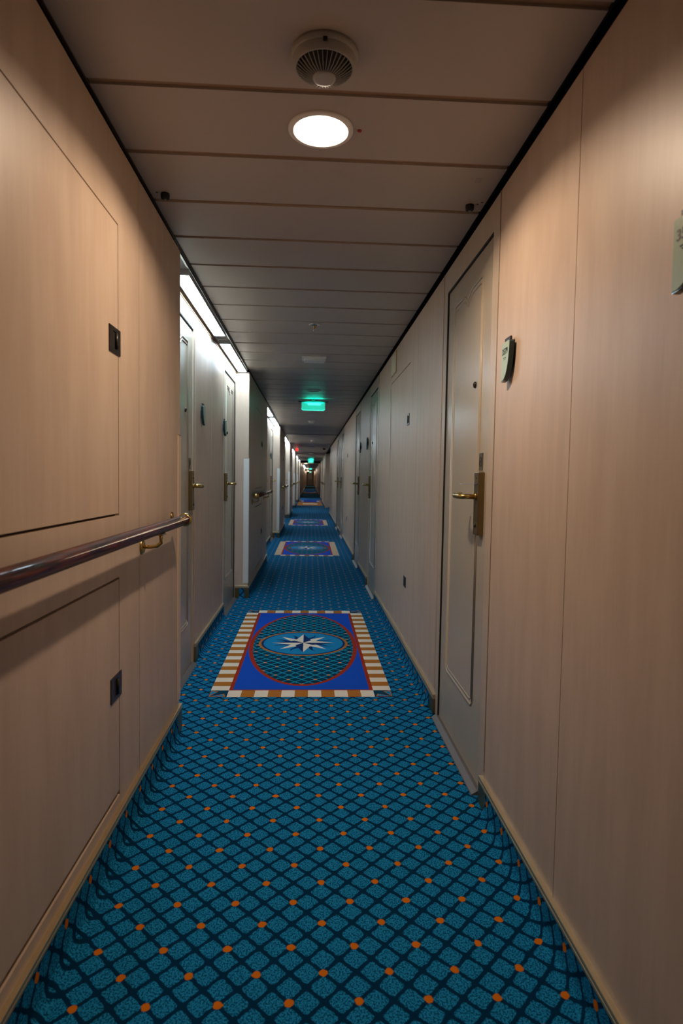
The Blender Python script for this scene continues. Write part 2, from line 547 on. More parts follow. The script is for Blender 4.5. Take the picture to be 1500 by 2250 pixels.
run_y(bmc, bmt, 0.60, -1, 36.3, 90.0, False, False)
o = mesh('baseboard_right', bmc, M_COVE)
tag(o, 'carpet turned up the foot of the right wall under a brass strip', 'baseboard', kind='structure')
mesh('brass_strip', bmt, [M_TRIM, M_LOCK], o, 'golden brass strip capping the turned-up carpet')
bmc, bmt, bme = BM(), BM(), BM()
for i, (a, b) in enumerate(bumps):
    run_y(bmc, bmt, XL, 1, a, b + 0.0, False, True)
    if i:  # return across the end of the block facing the camera
        prism(bme, [(a - d * 0.9, z) for d, z in cove_profile(TOP_L)], 'x', XREC + 0.045, XL - 0.03)
        prism(bmt, [(a - d, z) for d, z in trim_profile(TOP_L)], 'x', XREC + 0.003, XL + 0.013)
        box(bmt, XREC + 0.003, XREC + 0.045, a - 0.0128, a, 0.001, TOP_L - 0.0215, 1)
        box(bmt, XL - 0.03, XL + 0.0128, a - 0.0128, a, 0.001, TOP_L - 0.0215, 1)
for a, b in recesses:
    run_y(bmc, bmt, XREC, 1, a + 0.98, b - 0.79, True, False)
run_y(bmc, bmt, XL, 1, 36.3, 90.0, False, False)
o = mesh('baseboard_left', bmc, M_COVE)
tag(o, 'carpet turned up the foot of the left wall under a brass strip', 'baseboard', kind='structure')
mesh('brass_strip', bmt, [M_TRIM, M_LOCK], o, 'golden brass strip capping the turned-up carpet')
mesh('carpet_return', bme, M_COVE_END, o)

# ------------------------------------------------------------------ cabin doors
DN = [0]
def make_door(lock, half, label):
    """local frame: x along the wall, y out of the wall, z up. lock = -1/+1: side of the handle"""
    DN[0] += 1
    root = thing('door_%d' % DN[0], label, 'door', kind='structure')
    HO = 0.350
    # surround: full-height panel with the opening cut in it
    bm = BM()
    box(bm, -half + 0.0015, -HO, -0.012, 0.0, 0, ZW)
    box(bm, HO, half - 0.0015, -0.012, 0.0, 0, ZW)
    box(bm, -HO, HO, -0.012, 0.0, 1.989, ZW)
    # thin raised edge lines of the surround
    for sx in (-1, 1):
        box(bm, min(sx * (half - 0.006), sx * (half - 0.0015)), max(sx * (half - 0.006), sx * (half - 0.0015)), 0.0, 0.0025, 0.118, ZW)
    fr = mesh('door_frame', bm, M_FRAME, root)
    bm = BM()
    box(bm, -half, half, -0.060, -0.0525, 0, ZW)
    for sx in (-1, 1):
        box(bm, min(sx * half, sx * (HO + 0.001)), max(sx * half, sx * (HO + 0.001)), -0.052, -0.0125, 0, ZW)
    box(bm, -HO, HO, -0.052, -0.0125, 1.99, ZW)
    mesh('rebate', bm, M_BLACK, root)
    # black strips painting the dark door gap, hinge side and top
    bm = BM()
    gx = -lock * HO
    box(bm, min(gx, gx + lock * 0.007), max(gx, gx + lock * 0.007), -0.045, -0.0008, 0.017, 1.9885)
    box(bm, -HO + 0.001, HO - 0.001, -0.045, -0.0008, 1.9815, 1.9885)
    mesh('gap_shade', bm, M_BLACK, root)
    # leaf
    gl = 0.0035; gh = 0.009
    x0 = -HO + (gl if lock < 0 else gh); x1 = HO - (gl if lock > 0 else gh)
    bm = BM()
    box(bm, x0, x1, -0.050, -0.007, 0.017, 1.981)
    leaf = mesh('door_leaf', bm, M_DOOR, root)
    # moulding: two beads, top edge with a small notch in the middle
    cx = 0.0
    for ins, rad in ((0.0, 0.0050), (0.019, 0.0036)):
        X = 0.222 - ins; Z0 = 0.272 + ins; Z1 = 1.885 - ins
        ch = 0.020 - ins * 0.3
        pts = [(-X, Z0 + ch), (-X, Z1 - ch), (-X + ch, Z1)]
        nw, nd_ = 0.075, 0.035
        for tt in range(0, 7):
            f = tt / 6.0
            pts.append((-nw + nw * f, Z1 - nd_ * (f ** 1.8)))
        for tt in range(1, 7):
            f = 1 - tt / 6.0
            pts.append((nw - nw * f, Z1 - nd_ * (f ** 1.8)))
        pts += [(X - ch, Z1), (X, Z1 - ch), (X, Z0 + ch), (X - ch, Z0), (-X + ch, Z0), (-X, Z0 + ch)]
        bm = BM()
        tube(bm, [(p, -0.0075, q) for p, q in pts], rad, 8)
        mesh('moulding', bm, M_DOOR, leaf)
    # peephole
    bm = BM()
    lathe(bm, [(0.0120, 0.0), (0.0120, 0.005), (0.0095, 0.008), (0.0062, 0.008), (0.0058, 0.005)], 20, (lock * 0.144, -0.0070, 1.497), 'y')
    mesh('peephole', bm, M_LATCH, root)
    # lock case
    lx = lock * (HO - 0.076)
    bm = BM()
    box(bm, lx - 0.029, lx + 0.029, -0.0068, 0.016, 0.933, 1.163, 0, 0.003)
    lk = mesh('lock_case', bm, M_LOCK, root)
    bm = BM()
    box(bm, lx - 0.020, lx + 0.020, 0.0155, 0.0170, 1.117, 1.122)
    box(bm, lx - 0.003, lx + 0.003, 0.0155, 0.0170, 1.138, 1.143)
    mesh('card_slot', bm, M_BLACK, lk)
    bm = BM()
    lathe(bm, [(0.0075, 0.0), (0.0075, 0.003), (0.004, 0.004)], 16, (lx, 0.0162, 0.968), 'y')
    mesh('keyhole', bm, M_LATCH, lk)
    # lever pointing to the hinge side
    s = -lock
    bm = BM()
    tube(bm, [(lx, 0.0162, 1.073), (lx, 0.023, 1.073)], 0.014, 16)
    tube(bm, [(lx, 0.023, 1.073), (lx, 0.056, 1.073), (lx + s * 0.004, 0.066, 1.073), (lx + s * 0.014, 0.072, 1.0735),
              (lx + s * 0.045, 0.074, 1.074), (lx + s * 0.080, 0.072, 1.075), (lx + s * 0.098, 0.066, 1.076), (lx + s * 0.105, 0.054, 1.0765), (lx + s * 0.105, 0.042, 1.077)],
         [0.009, 0.009, 0.0095, 0.010, 0.0105, 0.011, 0.0115, 0.0115, 0.010], 12)
    mesh('lever', bm, M_BRASS, root)
    # threshold plate
    bm = BM()
    prism(bm, [(-0.05, 0.0), (0.026, 0.0), (0.024, 0.003), (0.004, 0.015), (-0.05, 0.016)], 'x', -HO - 0.01, HO + 0.01)
    mesh('threshold', bm, M_STEEL, root)
    return root

RZR, RZL = PI / 2, -PI / 2
dA = make_door(-1, 0.426, 'glossy beige cabin door nearest on the right, between the two green number signs')
dA.location = (XR, 2.46, 0); dA.rotation_euler = (0, 0, RZR)
dB = make_door(1, 0.426, 'beige cabin door on the right beyond the wall hatch, handle on its far side')
dB.location = (XR, 5.995, 0); dB.rotation_euler = (0, 0, RZR)
def door_copy(src, loc, rz, label):
    DN[0] += 1
    return copy_tree(src, loc, label, 'door_%d' % DN[0], rz)
door_copy(dA, (XR, 7.98, 0), RZR, 'third beige cabin door along the right wall, handle on its near side')
door_copy(dB, (XR, 0.45, 0), RZR, 'cabin door on the right beside the camera, outside the photo')
door_copy(dB, (XR, 11.715, 0), RZR, 'fourth cabin door along the right wall, dark and narrow')
door_copy(dA, (XR, 13.70, 0), RZR, 'fifth and farthest cabin door along the right wall')
eA = make_door(-1, 0.400, 'cabin door in the nearest left recess, half hidden by the wall corner')
eA.location = (XREC, 3.29, 0); eA.rotation_euler = (0, 0, RZL)
eB = make_door(1, 0.398, 'cabin door at the far end of the nearest left recess, beside the pillar')
eB.location = (XREC, 5.281, 0); eB.rotation_euler = (0, 0, RZL)
ORD = ['nearest', 'second', 'third', 'fourth', 'fifth', 'sixth']
for i, (a, b) in enumerate(recesses[1:], 1):
    door_copy(eA, (XREC, a + 0.59, 0), RZL, 'cabin door at the near end of the %s left recess, mostly hidden by the wall block' % ORD[i])
    door_copy(eB, (XREC, b - 0.399, 0), RZL, 'cabin door at the far end of the %s left recess' % ORD[i])

# key card left in the slot, no-smoking plates
bm = BM()
box(bm, 0.548, 0.6025, 2.166, 2.206, 1.1185, 1.1200, 0, 0.0004)
o = mesh('key_card', bm, mat('pale_blue_card', (0.34, 0.40, 0.52), 0.3))
tag(o, 'thin pale blue key card sticking out of the brass door lock', 'card')

def icon_plate(loc, rz, label):
    t = thing('no_smoking_plate', label, 'sign', loc, rz, 'no smoking plates above the locks')
    bm = BM(); box(bm, -0.022, 0.022, 0.0, 0.003, -0.032, 0.032, 0, 0.001)
    mesh('plate', bm, mat('bronze_plate', (0.17, 0.14, 0.09), 0.4, 0.6), t)
    bm = BM()
    ring = 24
    for i in range(ring):
        a0, a1 = 2 * PI * i / ring, 2 * PI * (i + 1) / ring
        q = [(math.cos(a) * r, math.sin(a) * r) for a, r in ((a0, 0.0145), (a1, 0.0145), (a1, 0.0185), (a0, 0.0185))]
        prism(bm, q, 'y', 0.0031, 0.0038)
    prism(bm, [(-0.0125, 0.0095), (-0.0095, 0.0125), (0.0125, -0.0095), (0.0095, -0.0125)], 'y', 0.0031, 0.0038)
    box(bm, -0.010, 0.007, 0.0031, 0.0036, -0.0018, 0.0018)
    box(bm, 0.008, 0.010, 0.0031, 0.0036, -0.0018, 0.0018)
    mesh('symbol', bm, M_INK, t)
    return t
icon_plate((XR + 0.0068, 2.206, 1.201), RZR, 'small bronze no smoking plate above the lock of the nearest right door')
icon_plate((XREC - 0.0068, 3.560, 1.204), RZL, 'small dark no smoking plate above the lock in the nearest left recess')

# ------------------------------------------------------------------ cabin number signs
def number_sign(loc, rz, label, body=None, flip=1):
    t = thing('cabin_number_sign', label, 'sign', loc, rz)
    W, Ht = 0.075, 0.120
    def outline(s=1.0, dx=0.0):
        p = [(-W / 2 + dx, Ht / 2), ]
        p.append((W / 2 - 0.004 + dx, Ht / 2))
        for i in range(0, 13):
            f = i / 12.0
            p.append((-W / 2 + W * math.cos(f * PI / 2) ** 0.75 + dx, Ht / 2 - 0.006 - (Ht - 0.006) * math.sin(f * PI / 2) ** 1.15))
        return p
    pts = outline()
    pts = [(flip * a, b) for a, b in pts]
    bm = BM(); prism(bm, pts, 'y', 0.007, 0.0205)
    mesh('sign_body', bm, M_SIGNEDGE, t, 'dark teal acrylic body')
    ins = [(a * 0.965 - flip * 0.0008, b * 0.975 + 0.001) for a, b in pts]
    bm = BM(); prism(bm, ins, 'y', 0.0206, 0.0220)
    mesh('sign_face', bm, M_SIGN, t, 'sage green face')
    bm = BM(); box(bm, -0.022, 0.030, 0.009, 0.015, Ht / 2 + 0.0005, Ht / 2 + 0.014)
    mesh('tab', bm, M_PLUM, t, 'dark plum tab standing above the sign')
    bm = BM(); box(bm, -0.012, 0.012, 0.0, 0.0069, -0.01, 0.03)
    mesh('mount', bm, M_PLUM, t)
    if body:
        # lettering reads along local +x seen from outside: local x must run to the reader's right
        rot = Matrix(((-1, 0, 0, 0), (0, 0, 1, 0), (0, 1, 0, 0), (0, 0, 0, 1)))
        off = Matrix.Translation((0.004 if len(body) > 3 else 0.016, 0.0223, 0.030))
        text_mesh('number', body, 0.0262, 0.0003, M_INK, t, off @ rot)
        bm = BM()
        for k in range(5 if len(body) > 3 else 3):
            for r in range(2 if k % 2 else 1):
                cxk = 0.016 - k * 0.0055
                box(bm, cxk - 0.0012, cxk + 0.0012, 0.0220, 0.0228, 0.010 - r * 0.005, 0.0122 - r * 0.005)
        mesh('raised_dots', bm, M_SIGNEDGE, t)
    return t
number_sign((XR, 1.876, 1.502), RZR, 'sage green cabin number sign 3579 on the right wall beside the nearest door', '3579', flip=-1)
number_sign((XR, 0.967, 1.507), RZR, 'green cabin number sign cut off by the right edge of the photo', '35', flip=-1)
number_sign((XR, 6.545, 1.507), RZR, 'dark number sign on the right wall past the second door', flip=1)
number_sign((XR, 7.43, 1.507), RZR, 'dark number sign on the right wall before the third door', flip=-1)
number_sign((XREC, 3.89, 1.512), RZL, 'dark teal number sign in the nearest left recess beside the half hidden door', flip=1)
number_sign((XREC, 4.86, 1.512), RZL, 'dark teal number sign in the nearest left recess before the farther door', flip=1)
number_sign((XREC, 10.60, 1.507), RZL, 'dark number sign deep in the second left recess', flip=1)

# ------------------------------------------------------------------ flush latches and hatches
def make_hatch(face, rz, y0, y1, z0, z1, latch_y, latch_z, label, s, group=None, lw=0.085, lh=0.072):
    yc = 0.5 * (y0 + y1)
    t = thing('wall_hatch', label, 'hatch', (face, yc, z0), rz, group)
    L = (y1 - y0) / 2
    bm = BM(); box(bm, -L + 0.0015, L - 0.0015, -0.0115, -0.0005, 0.0, z1 - z0)
    mesh('hatch_door', bm, M_WALL, t)
    lx = (latch_y - yc) * (1 if rz > 0 else -1)
    zc = latch_z - z0
    bm = BM()
    # plate with a slot cut in it
    sx0, sx1, sz = lx - 0.012, lx + 0.020, lh / 2 - 0.012
    a, b = lx - lw / 2, lx + lw / 2
    for q in ((a, sx0, zc - lh / 2, zc + lh / 2), (sx1, b, zc - lh / 2, zc + lh / 2), (sx0, sx1, zc + sz, zc + lh / 2), (sx0, sx1, zc - lh / 2, zc - sz)):
        box(bm, q[0], q[1], -0.001, 0.0028, q[2], q[3], 0)
    lt = mesh('latch', bm, M_LATCH, t, 'dark bronze flush latch')
    bm = BM(); box(bm, sx0, sx1, -0.001, 0.0003, zc - sz, zc + sz)
    mesh('slot', bm, M_BLACK, lt)
    bm = BM(); tube(bm, [(lx - 0.008, 0.0035, zc - sz + 0.002), (lx - 0.008, 0.0035, zc + sz - 0.002)], 0.005, 10)
    mesh('pull', bm, M_LATCH, lt)
    return t
make_hatch(XL, RZL, 0.945, 1.848, 1.016, 1.857, 1.812, 1.518, 'upper hatch in the near left wall above the handrail, dark latch at its right edge', 1, lh=0.074, lw=0.098)
make_hatch(XL, RZL, 0.945, 1.848, 0.167, 0.817, 1.814, 0.498, 'lower hatch in the near left wall below the handrail, dark latch at its right edge', 1, lh=0.074, lw=0.098)
make_hatch(XR, RZR, 3.827, 4.727, 0.108, 1.864, 3.868, 1.514, 'tall hatch in the right wall just past the nearest door, latches on its near edge', 1)
make_hatch(XR, RZR, 9.23, 10.13, 0.108, 1.864, 10.08, 1.514, 'tall hatch in the right wall past the third door', 1)
def latch_only(face, rz, yy, zz, label):
    t = thing('flush_latch', label, 'latch', (face, yy, zz), rz, 'lower latches of the right wall hatches')
    bm = BM(); box(bm, -0.042, 0.042, -0.0004, 0.0028, -0.034, 0.034, 0, 0.001); mesh('plate', bm, M_LATCH, t)
    bm = BM(); box(bm, -0.012, 0.018, 0.0028, 0.0034, -0.024, 0.024); mesh('slot', bm, M_BLACK, t)
latch_only(XR, RZR, 3.870, 0.473, 'dark flush latch low on the tall right hatch past the nearest door')
latch_only(XR, RZR, 10.07, 0.473, 'tiny dark flush latch low on the farther right hatch')
names = ['first', 'second', 'third', 'fourth', 'fifth']
for i in range(5):
    d = BAY * i
    make_hatch(XL, RZL, HB[0] + d, HB[1] + d, 1.016, 1.857, 7.20 + d, 1.518, 'upper hatch on the %s protruding left wall block past the nearest recess' % names[i], 1)
    make_hatch(XL, RZL, HB[0] + d, HB[1] + d, 0.166, 0.816, 7.20 + d, 0.498, 'lower hatch on the %s protruding left wall block past the nearest recess' % names[i], 1)

# framed cream plate high on the right wall
t = thing('wall_plate', 'small cream framed plate high on the right wall above the tall hatch', 'sign', (XR, 4.585, 1.995), RZR)
bm = BM(); box(bm, -0.125, 0.125, -0.0003, 0.006, -0.082, 0.082, 0, 0.002); mesh('frame', bm, M_BRASS, t)
bm = BM(); box(bm, -0.115, 0.115, 0.0062, 0.0075, -0.072, 0.072); mesh('face', bm, mat('cream_plate', (0.72, 0.68, 0.52), 0.4), t)
# thin bright door stop strip on the tall hatch far edge
bm = BM(); box(bm, XR - 0.004, XR - 0.0005, 4.718, 4.726, 1.30, 1.83)
o = mesh('hatch_hinge', bm, M_CHROME); tag(o, 'thin bright hinge strip on the far edge of the tall right hatch', 'hinge')

# ------------------------------------------------------------------ corner guards
def corner_guard(y, at_far, label):
    t = thing('corner_guard', label, 'corner guard', (XL, y, 0.14), 0, 'corner guards on the left wall blocks')
    s = 1 if at_far else -1
    bm = BM()
    box(bm, 0.0, 0.005, min(-s * 0.050, s * 0.003), max(-s * 0.050, s * 0.003), 0, 1.165, 0, 0.0012)
    box(bm, -0.045, -0.0002, min(s * 0.0002, s * 0.003), max(s * 0.0002, s * 0.003), 0, 1.165, 0, 0.0008)
    mesh('angle', bm, M_GUARD if at_far else M_GUARDP, t)
    bm = BM(); box(bm, -0.045, 0.0055, min(-s * 0.050, s * 0.0045), max(-s * 0.050, s * 0.0045), 1.1655, 1.169)
    mesh('end_cap', bm, M_TRIM, t)
    return t
corner_guard(2.70, True, 'tan corner guard on the far edge of the near left wall block')
for i, (a, b) in enumerate(bumps[1:]):
    corner_guard(a, False, 'pale corner guard on the near edge of the %s left pillar' % names[i])

# ------------------------------------------------------------------ handrails
def handrail(x, y0, y1, s, brackets, label):
    t = thing('handrail', label, 'handrail', (x, y0, 0.953), 0, 'wooden handrails along the corridor')
    L = y1 - y0
    wall = -0.065 * s
    bm = BM(); tube(bm, [(0, 0, 0), (0, L * 0.5, 0), (0, L, 0)], 0.0205, 24)
    mesh('rail', bm, M_WOOD, t, 'dark red varnished wooden rail')
    for yy_, dd in ((0.0, -1), (L, 1)):
        bm = BM()
        prof = [(0.0215, -0.018), (0.0265, -0.014), (0.0275, -0.004), (0.0265, 0.004), (0.022, 0.011), (0.012, 0.017), (0.003, 0.0185)]
        lathe(bm, [(r, h * dd) for r, h in prof], 24, (0, yy_, 0), 'y')
        mesh('end_cap', bm, M_BRASS, t, 'rounded brass end cap')
    for by in brackets:
        q = by - y0
        bm = BM()
        tube(bm, [(wall, q, -0.066), (wall * 0.5, q, -0.066), (wall * 0.2, q, -0.063), (0.0, q, -0.052), (0.0, q, -0.036), (0.0, q, -0.024)],
             [0.0065, 0.0065, 0.0065, 0.0065, 0.0065, 0.008], 10)
        box(bm, -0.010, 0.010, q - 0.030, q + 0.030, -0.0245, -0.0195, 0, 0.001)
        br = mesh('bracket', bm, M_BRASS, t, 'curved brass bracket')
        bm = BM()
        lathe(bm, [(0.026, wall * 1.0), (0.026, wall + s * 0.004), (0.020, wall + s * 0.008), (0.010, wall + s * 0.010)], 24, (0, q, -0.066), 'x')
        mesh('rosette', bm, M_BRASS, br)
    return t
handrail(-0.505, -0.9, 2.500, 1, [2.094, 0.1], 'long dark wooden handrail on the near left wall, brass cap at its far end')
t = thing('wall_stud', 'small brass disc on the left wall above the end of the near handrail', 'fitting', (XL, 2.54, 0.962), 0)
bm = BM(); lathe(bm, [(0.020, 0.0), (0.020, 0.004), (0.014, 0.008), (0.005, 0.009)], 20, (0, 0, 0), 'x'); mesh('disc', bm, M_BRASS, t)
for i, (a, b) in enumerate(bumps[1:]):
    handrail(-0.505, a + 0.08, b - 0.15, 1, [a + 0.35, b - 0.55], 'wooden handrail on the %s protruding left wall block past the nearest recess' % names[i])
handrail(0.520, 24.2, 28.6, -1, [24.8, 28.0], 'small distant handrail on the right wall far down the corridor')

# ------------------------------------------------------------------ fluorescent fittings in the recesses
def tube_light(y0, y1, label):
    t = thing('recess_light', label, 'light', (-0.628, y0, ZC - 0.004), 0, 'white strip lights over the left door recesses')
    L = y1 - y0
    bm = BM()
    prism(bm, [(-0.037, -0.0205), (-0.030, -0.0235), (0.026, -0.0235), (0.033, -0.0205)], 'y', 0, L)
    mesh('diffuser', bm, M_TUBE, t, 'glowing white diffuser')
    bm = BM()
    prism(bm, [(-0.041, 0.0), (-0.041, -0.0265), (-0.0375, -0.0265), (-0.0375, -0.0200), (0.0335, -0.0200), (0.0335, -0.0250), (0.037, -0.0250), (0.037, 0.0)], 'y', 0, L)
    mesh('housing', bm, M_GREYP, t)
    for yy_ in (-0.018, L):
        bm = BM(); box(bm, -0.044, 0.038, yy_, yy_ + 0.018, -0.028, 0.0, 0, 0.002)
        mesh('end_cap', bm, M_GREYP, t)
    return t
def louvre(y0, y1, label):
    t = thing('recess_louvre', label, 'vent', (-0.628, y0, ZC - 0.004), 0, 'grey plates between the recess lights')
    bm = BM()
    box(bm, -0.040, 0.036, 0.0, (y1 - y0) * 0.45, -0.012, 0, 0, 0.002)
    mesh('plate', bm, M_GREYP, t)
    bm = BM(); prism(bm, [(0, 0), (0, -0.022), ((y1 - y0) * 0.45, -0.008), ((y1 - y0) * 0.45, 0)][::1], 'x', -0.038, 0.034)
    bmesh.ops.translate(bm, vec=(0, (y1 - y0) * 0.5, 0), verts=bm.verts[:])
    mesh('flap', bm, M_GREYP, t)
for i, (a, b) in enumerate(recesses):
    n = ORD[i]
    m0 = 4.24 if i == 0 else a + 0.5 * (b - a) - 0.09
    tube_light(a + 0.30, m0, 'glowing white strip light over the near half of the %s left recess' % n)
    louvre(m0 + 0.03, m0 + 0.22, 'grey louvred plate between the two strip lights of the %s left recess' % n)
    tube_light(m0 + 0.26, b - 0.03, 'glowing white strip light over the far half of the %s left recess' % n)
bm = BM(); box(bm, -0.56, -0.44, 46, 62, ZC - 0.02, ZC - 0.0005)
o = mesh('strip_light', bm, emit('dim_far_strip', COOL, 3.0)); tag(o, 'distant white strip light at the upper left of the far corridor', 'light')

# ------------------------------------------------------------------ ceiling devices
# downlight
t = thing('downlight', 'round lit ceiling downlight with pale rim near the camera', 'light', (LAMP_X, LAMP_Y, ZC))
bm = BM()
prof = [(0.0925, -0.0002), (0.0925, -0.004), (0.0895, -0.0065), (0.082, -0.0075), (0.0765, -0.0070), (0.0750, -0.0050), (0.0750, 0.0215)]
lathe(bm, prof, 64, cap=False)
mesh('rim', bm, M_WHITE, t)
bm = BM()
lathe(bm, [(0.0749, 0.0212), (0.05, 0.0225), (0.001, 0.0230)], 64, cap=False)
mesh('lamp_glass', bm, M_DISC, t, 'glowing white glass')
ld = bpy.data.lights.new('lamp', 'AREA')
ld.shape = 'DISK'; ld.size = 0.056
ld.energy = LAMP_POWER; ld.color = WARM
lo = bpy.data.objects.new('lamp', ld); C.objects.link(lo); lo.parent = t
lo.location = (0, 0, 0.0195)

def downlight_off(x, y, label, lit=None, r=0.08):
    t = thing('downlight', label, 'light', (x, y, ZC))
    bm = BM(); lathe(bm, [(r, -0.0002), (r, -0.005), (r * 0.95, -0.008), (r * 0.82, -0.006), (r * 0.80, -0.002)], 40, cap=False)
    mesh('rim', bm, M_WHITE, t)
    bm = BM(); lathe(bm, [(r * 0.80, -0.0022), (0.001, -0.0026)], 40, cap=False)
    mesh('lamp_glass', bm, lit or M_GREYP, t)
downlight_off(0.030, 6.93, 'unlit round ceiling light just in front of the nearest green sign')
downlight_off(0.02, 24.6, 'small pale yellow-green ceiling light far down the corridor', M_YELLOW, 0.09)

bm = BM(); lathe(bm, [(0.0066, -0.0003), (0.0066, -0.002), (0.003, -0.003)], 20, (0.127, 1.781, ZC))
o = mesh('indicator_dot', bm, M_RED); tag(o, 'small dark red dot on the ceiling right of the lit downlight', 'indicator')

# alarm sounder with radial grille
t = thing('alarm_sounder', 'large round white ceiling sounder with radial grille, nearest the camera', 'alarm', (0.020, 1.475, ZC))
bm = BM(); lathe(bm, [(0.078, -0.0002), (0.0785, -0.008), (0.076, -0.014), (0.074, -0.015)], 64)
mesh('base', bm, M_SOUNDER, t)
bm = BM(); lathe(bm, [(0.0735, -0.0152), (0.0725, -0.024), (0.069, -0.034), (0.067, -0.0355), (0.0645, -0.034), (0.064, -0.022)], 64, cap=False)
mesh('housing', bm, M_SOUNDER, t)
bm = BM(); lathe(bm, [(0.0638, -0.0215), (0.030, -0.024), (0.012, -0.025)], 48)
mesh('core', bm, M_BLACK, t, 'black speaker core behind the ribs')
bm = BM(); lathe(bm, [(0.0265, -0.053), (0.0275, -0.0555), (0.0262, -0.058), (0.020, -0.0595), (0.001, -0.060)], 40)
mesh('hub', bm, M_SOUNDER, t)
for i in range(36):
    a = 2 * PI * (i + 0.5) / 36
    bm = BM()
    for p, q in ((0, 1),):
        v = [(0.024, -0.0540), (0.024, -0.0572), (0.045, -0.0500), (0.0646, -0.0365), (0.0646, -0.0335), (0.045, -0.0472)]
        fsx = prism(bm, v, 'y', -0.0006, 0.0006)
    bmesh.ops.rotate(bm, cent=(0, 0, 0), matrix=Matrix.Rotation(a, 3, 'Z'), verts=bm.verts[:])
    mesh('grille_rib', bm, M_SOUNDER, t)
bm = BM(); box(bm, -0.0045, 0.0045, -0.0775, -0.0725, -0.022, -0.014); mesh('tab', bm, M_BLACK, t, 'small black clip')

# sprinkler
t = thing('sprinkler', 'small metal sprinkler head hanging from the ceiling', 'sprinkler', (0.016, 3.98, ZC))
bm = BM(); lathe(bm, [(0.037, -0.0003), (0.036, -0.004), (0.022, -0.008), (0.012, -0.010)], 32); mesh('rosette', bm, M_CHROME, t)
bm = BM(); lathe(bm, [(0.010, -0.0102), (0.010, -0.020), (0.006, -0.022), (0.004, -0.030)], 16); mesh('nozzle', bm, M_BRASS, t)
bm = BM()
tube(bm, [(-0.008, 0, -0.018), (-0.010, 0, -0.028), (-0.002, 0, -0.038)], 0.0015, 8)
tube(bm, [(0.008, 0, -0.018), (0.010, 0, -0.028), (0.002, 0, -0.038)], 0.0015, 8)
mesh('yoke', bm, M_BRASS, t)
bm = BM(); lathe(bm, [(0.012, -0.0385), (0.012, -0.040), (0.003, -0.042)], 16); mesh('deflector', bm, M_CHROME, t)

# emergency light box
t = thing('emergency_light', 'white stepped rectangular box on the ceiling behind the sprinkler', 'light', (0.0205, 5.06, ZC))
bm = BM(); box(bm, -0.098, 0.098, -0.070, 0.070, -0.018, -0.0003, 0, 0.004); mesh('base', bm, M_WHITE, t)
bm = BM(); box(bm, -0.082, 0.088, -0.058, 0.062, -0.034, -0.0182, 0, 0.004); mesh('cover', bm, M_WHITE, t)

# exit signs
def exit_sign(y, label, w_=0.145, h_=0.100, hang=0.030, x=0.028):
    t = thing('exit_sign', label, 'sign', (x, y, ZC), 0, 'green signs hanging from the ceiling')
    bm = BM(); box(bm, -0.185, 0.185, -0.018, 0.018, -hang - 0.012, -hang, 0, 0.002); box(bm, -0.02, 0.02, -0.012, 0.012, -hang, -0.0003)
    mesh('housing', bm, M_EDGE, t, 'dark mounting rail')
    bm = BM()
    r = 0.022; z1 = -hang - 0.0122; z0 = z1 - h_
    pts = [(-w_, z1), (w_, z1)]
    for k in range(5):
        a = -PI / 2 * k / 4; pts.append((w_ - r + r * math.cos(a), z0 + r + r * math.sin(a)))
    for k in range(5):
        a = -PI / 2 - PI / 2 * k / 4; pts.append((-w_ + r + r * math.cos(a), z0 + r + r * math.sin(a)))
    prism(bm, pts, 'y', -0.004, 0.004)
    pn = mesh('panel', bm, M_GREEN, t, 'glowing green panel with rounded lower corners')
    bm = BM(); tube(bm, [(p[0], -0.0045, p[1]) for p in ([pts[-1]] + pts[2:][::-1])[1:]], 0.0018, 6)
    mesh('bright_edge', bm, M_GREENHOT, pn)
    bm = BM(); box(bm, -w_ * 0.45, w_ * 0.62, -0.0065, -0.0045, z1 - 0.034, z1 - 0.008, 0, 0.001)
    mesh('lamp_window', bm, M_GREENHOT, pn)
    bm = BM(); box(bm, -w_ * 0.7, w_ * 0.75, -0.120, -0.0185, -0.0035, -0.0005)
    return t, bm
def exit_light(y):
    l = bpy.data.lights.new('sign_lamp', 'AREA'); l.shape = 'RECTANGLE'; l.size = 0.20; l.size_y = 0.02; l.energy = 0.6; l.color = (0.0, 1.0, 0.66)
    return l
for y, lab in ((7.66, 'nearest glowing green sign hanging from the ceiling, rounded lower corners'),
               (30.0, 'second glowing green sign far down the corridor'),
               (33.6, 'green sign hanging just behind the second one'),
               (60.0, 'tiny green sign beyond the black fire door frame'),
               (88.0, 'tiniest and farthest green sign near the end wall')):
    t, bm_ = exit_sign(y, lab); bm_.free()
    l = exit_light(y)
    lo = bpy.data.objects.new('sign_lamp', l); C.objects.link(lo); lo.parent = t
    lo.location = (0.01, -0.035, -0.050); lo.rotation_euler = (math.radians(180 - 12), 0, 0)

bm = BM(); box(bm, -0.46, -0.38, 19.0, 19.03, 1.97, 2.05, 0, 0.004); box(bm, -0.425, -0.415, 19.005, 19.02, 2.05, ZC)
o = mesh('red_lamp', bm, M_REDLIT); tag(o, 'small glowing red lamp hanging at the upper left far down the corridor', 'lamp')

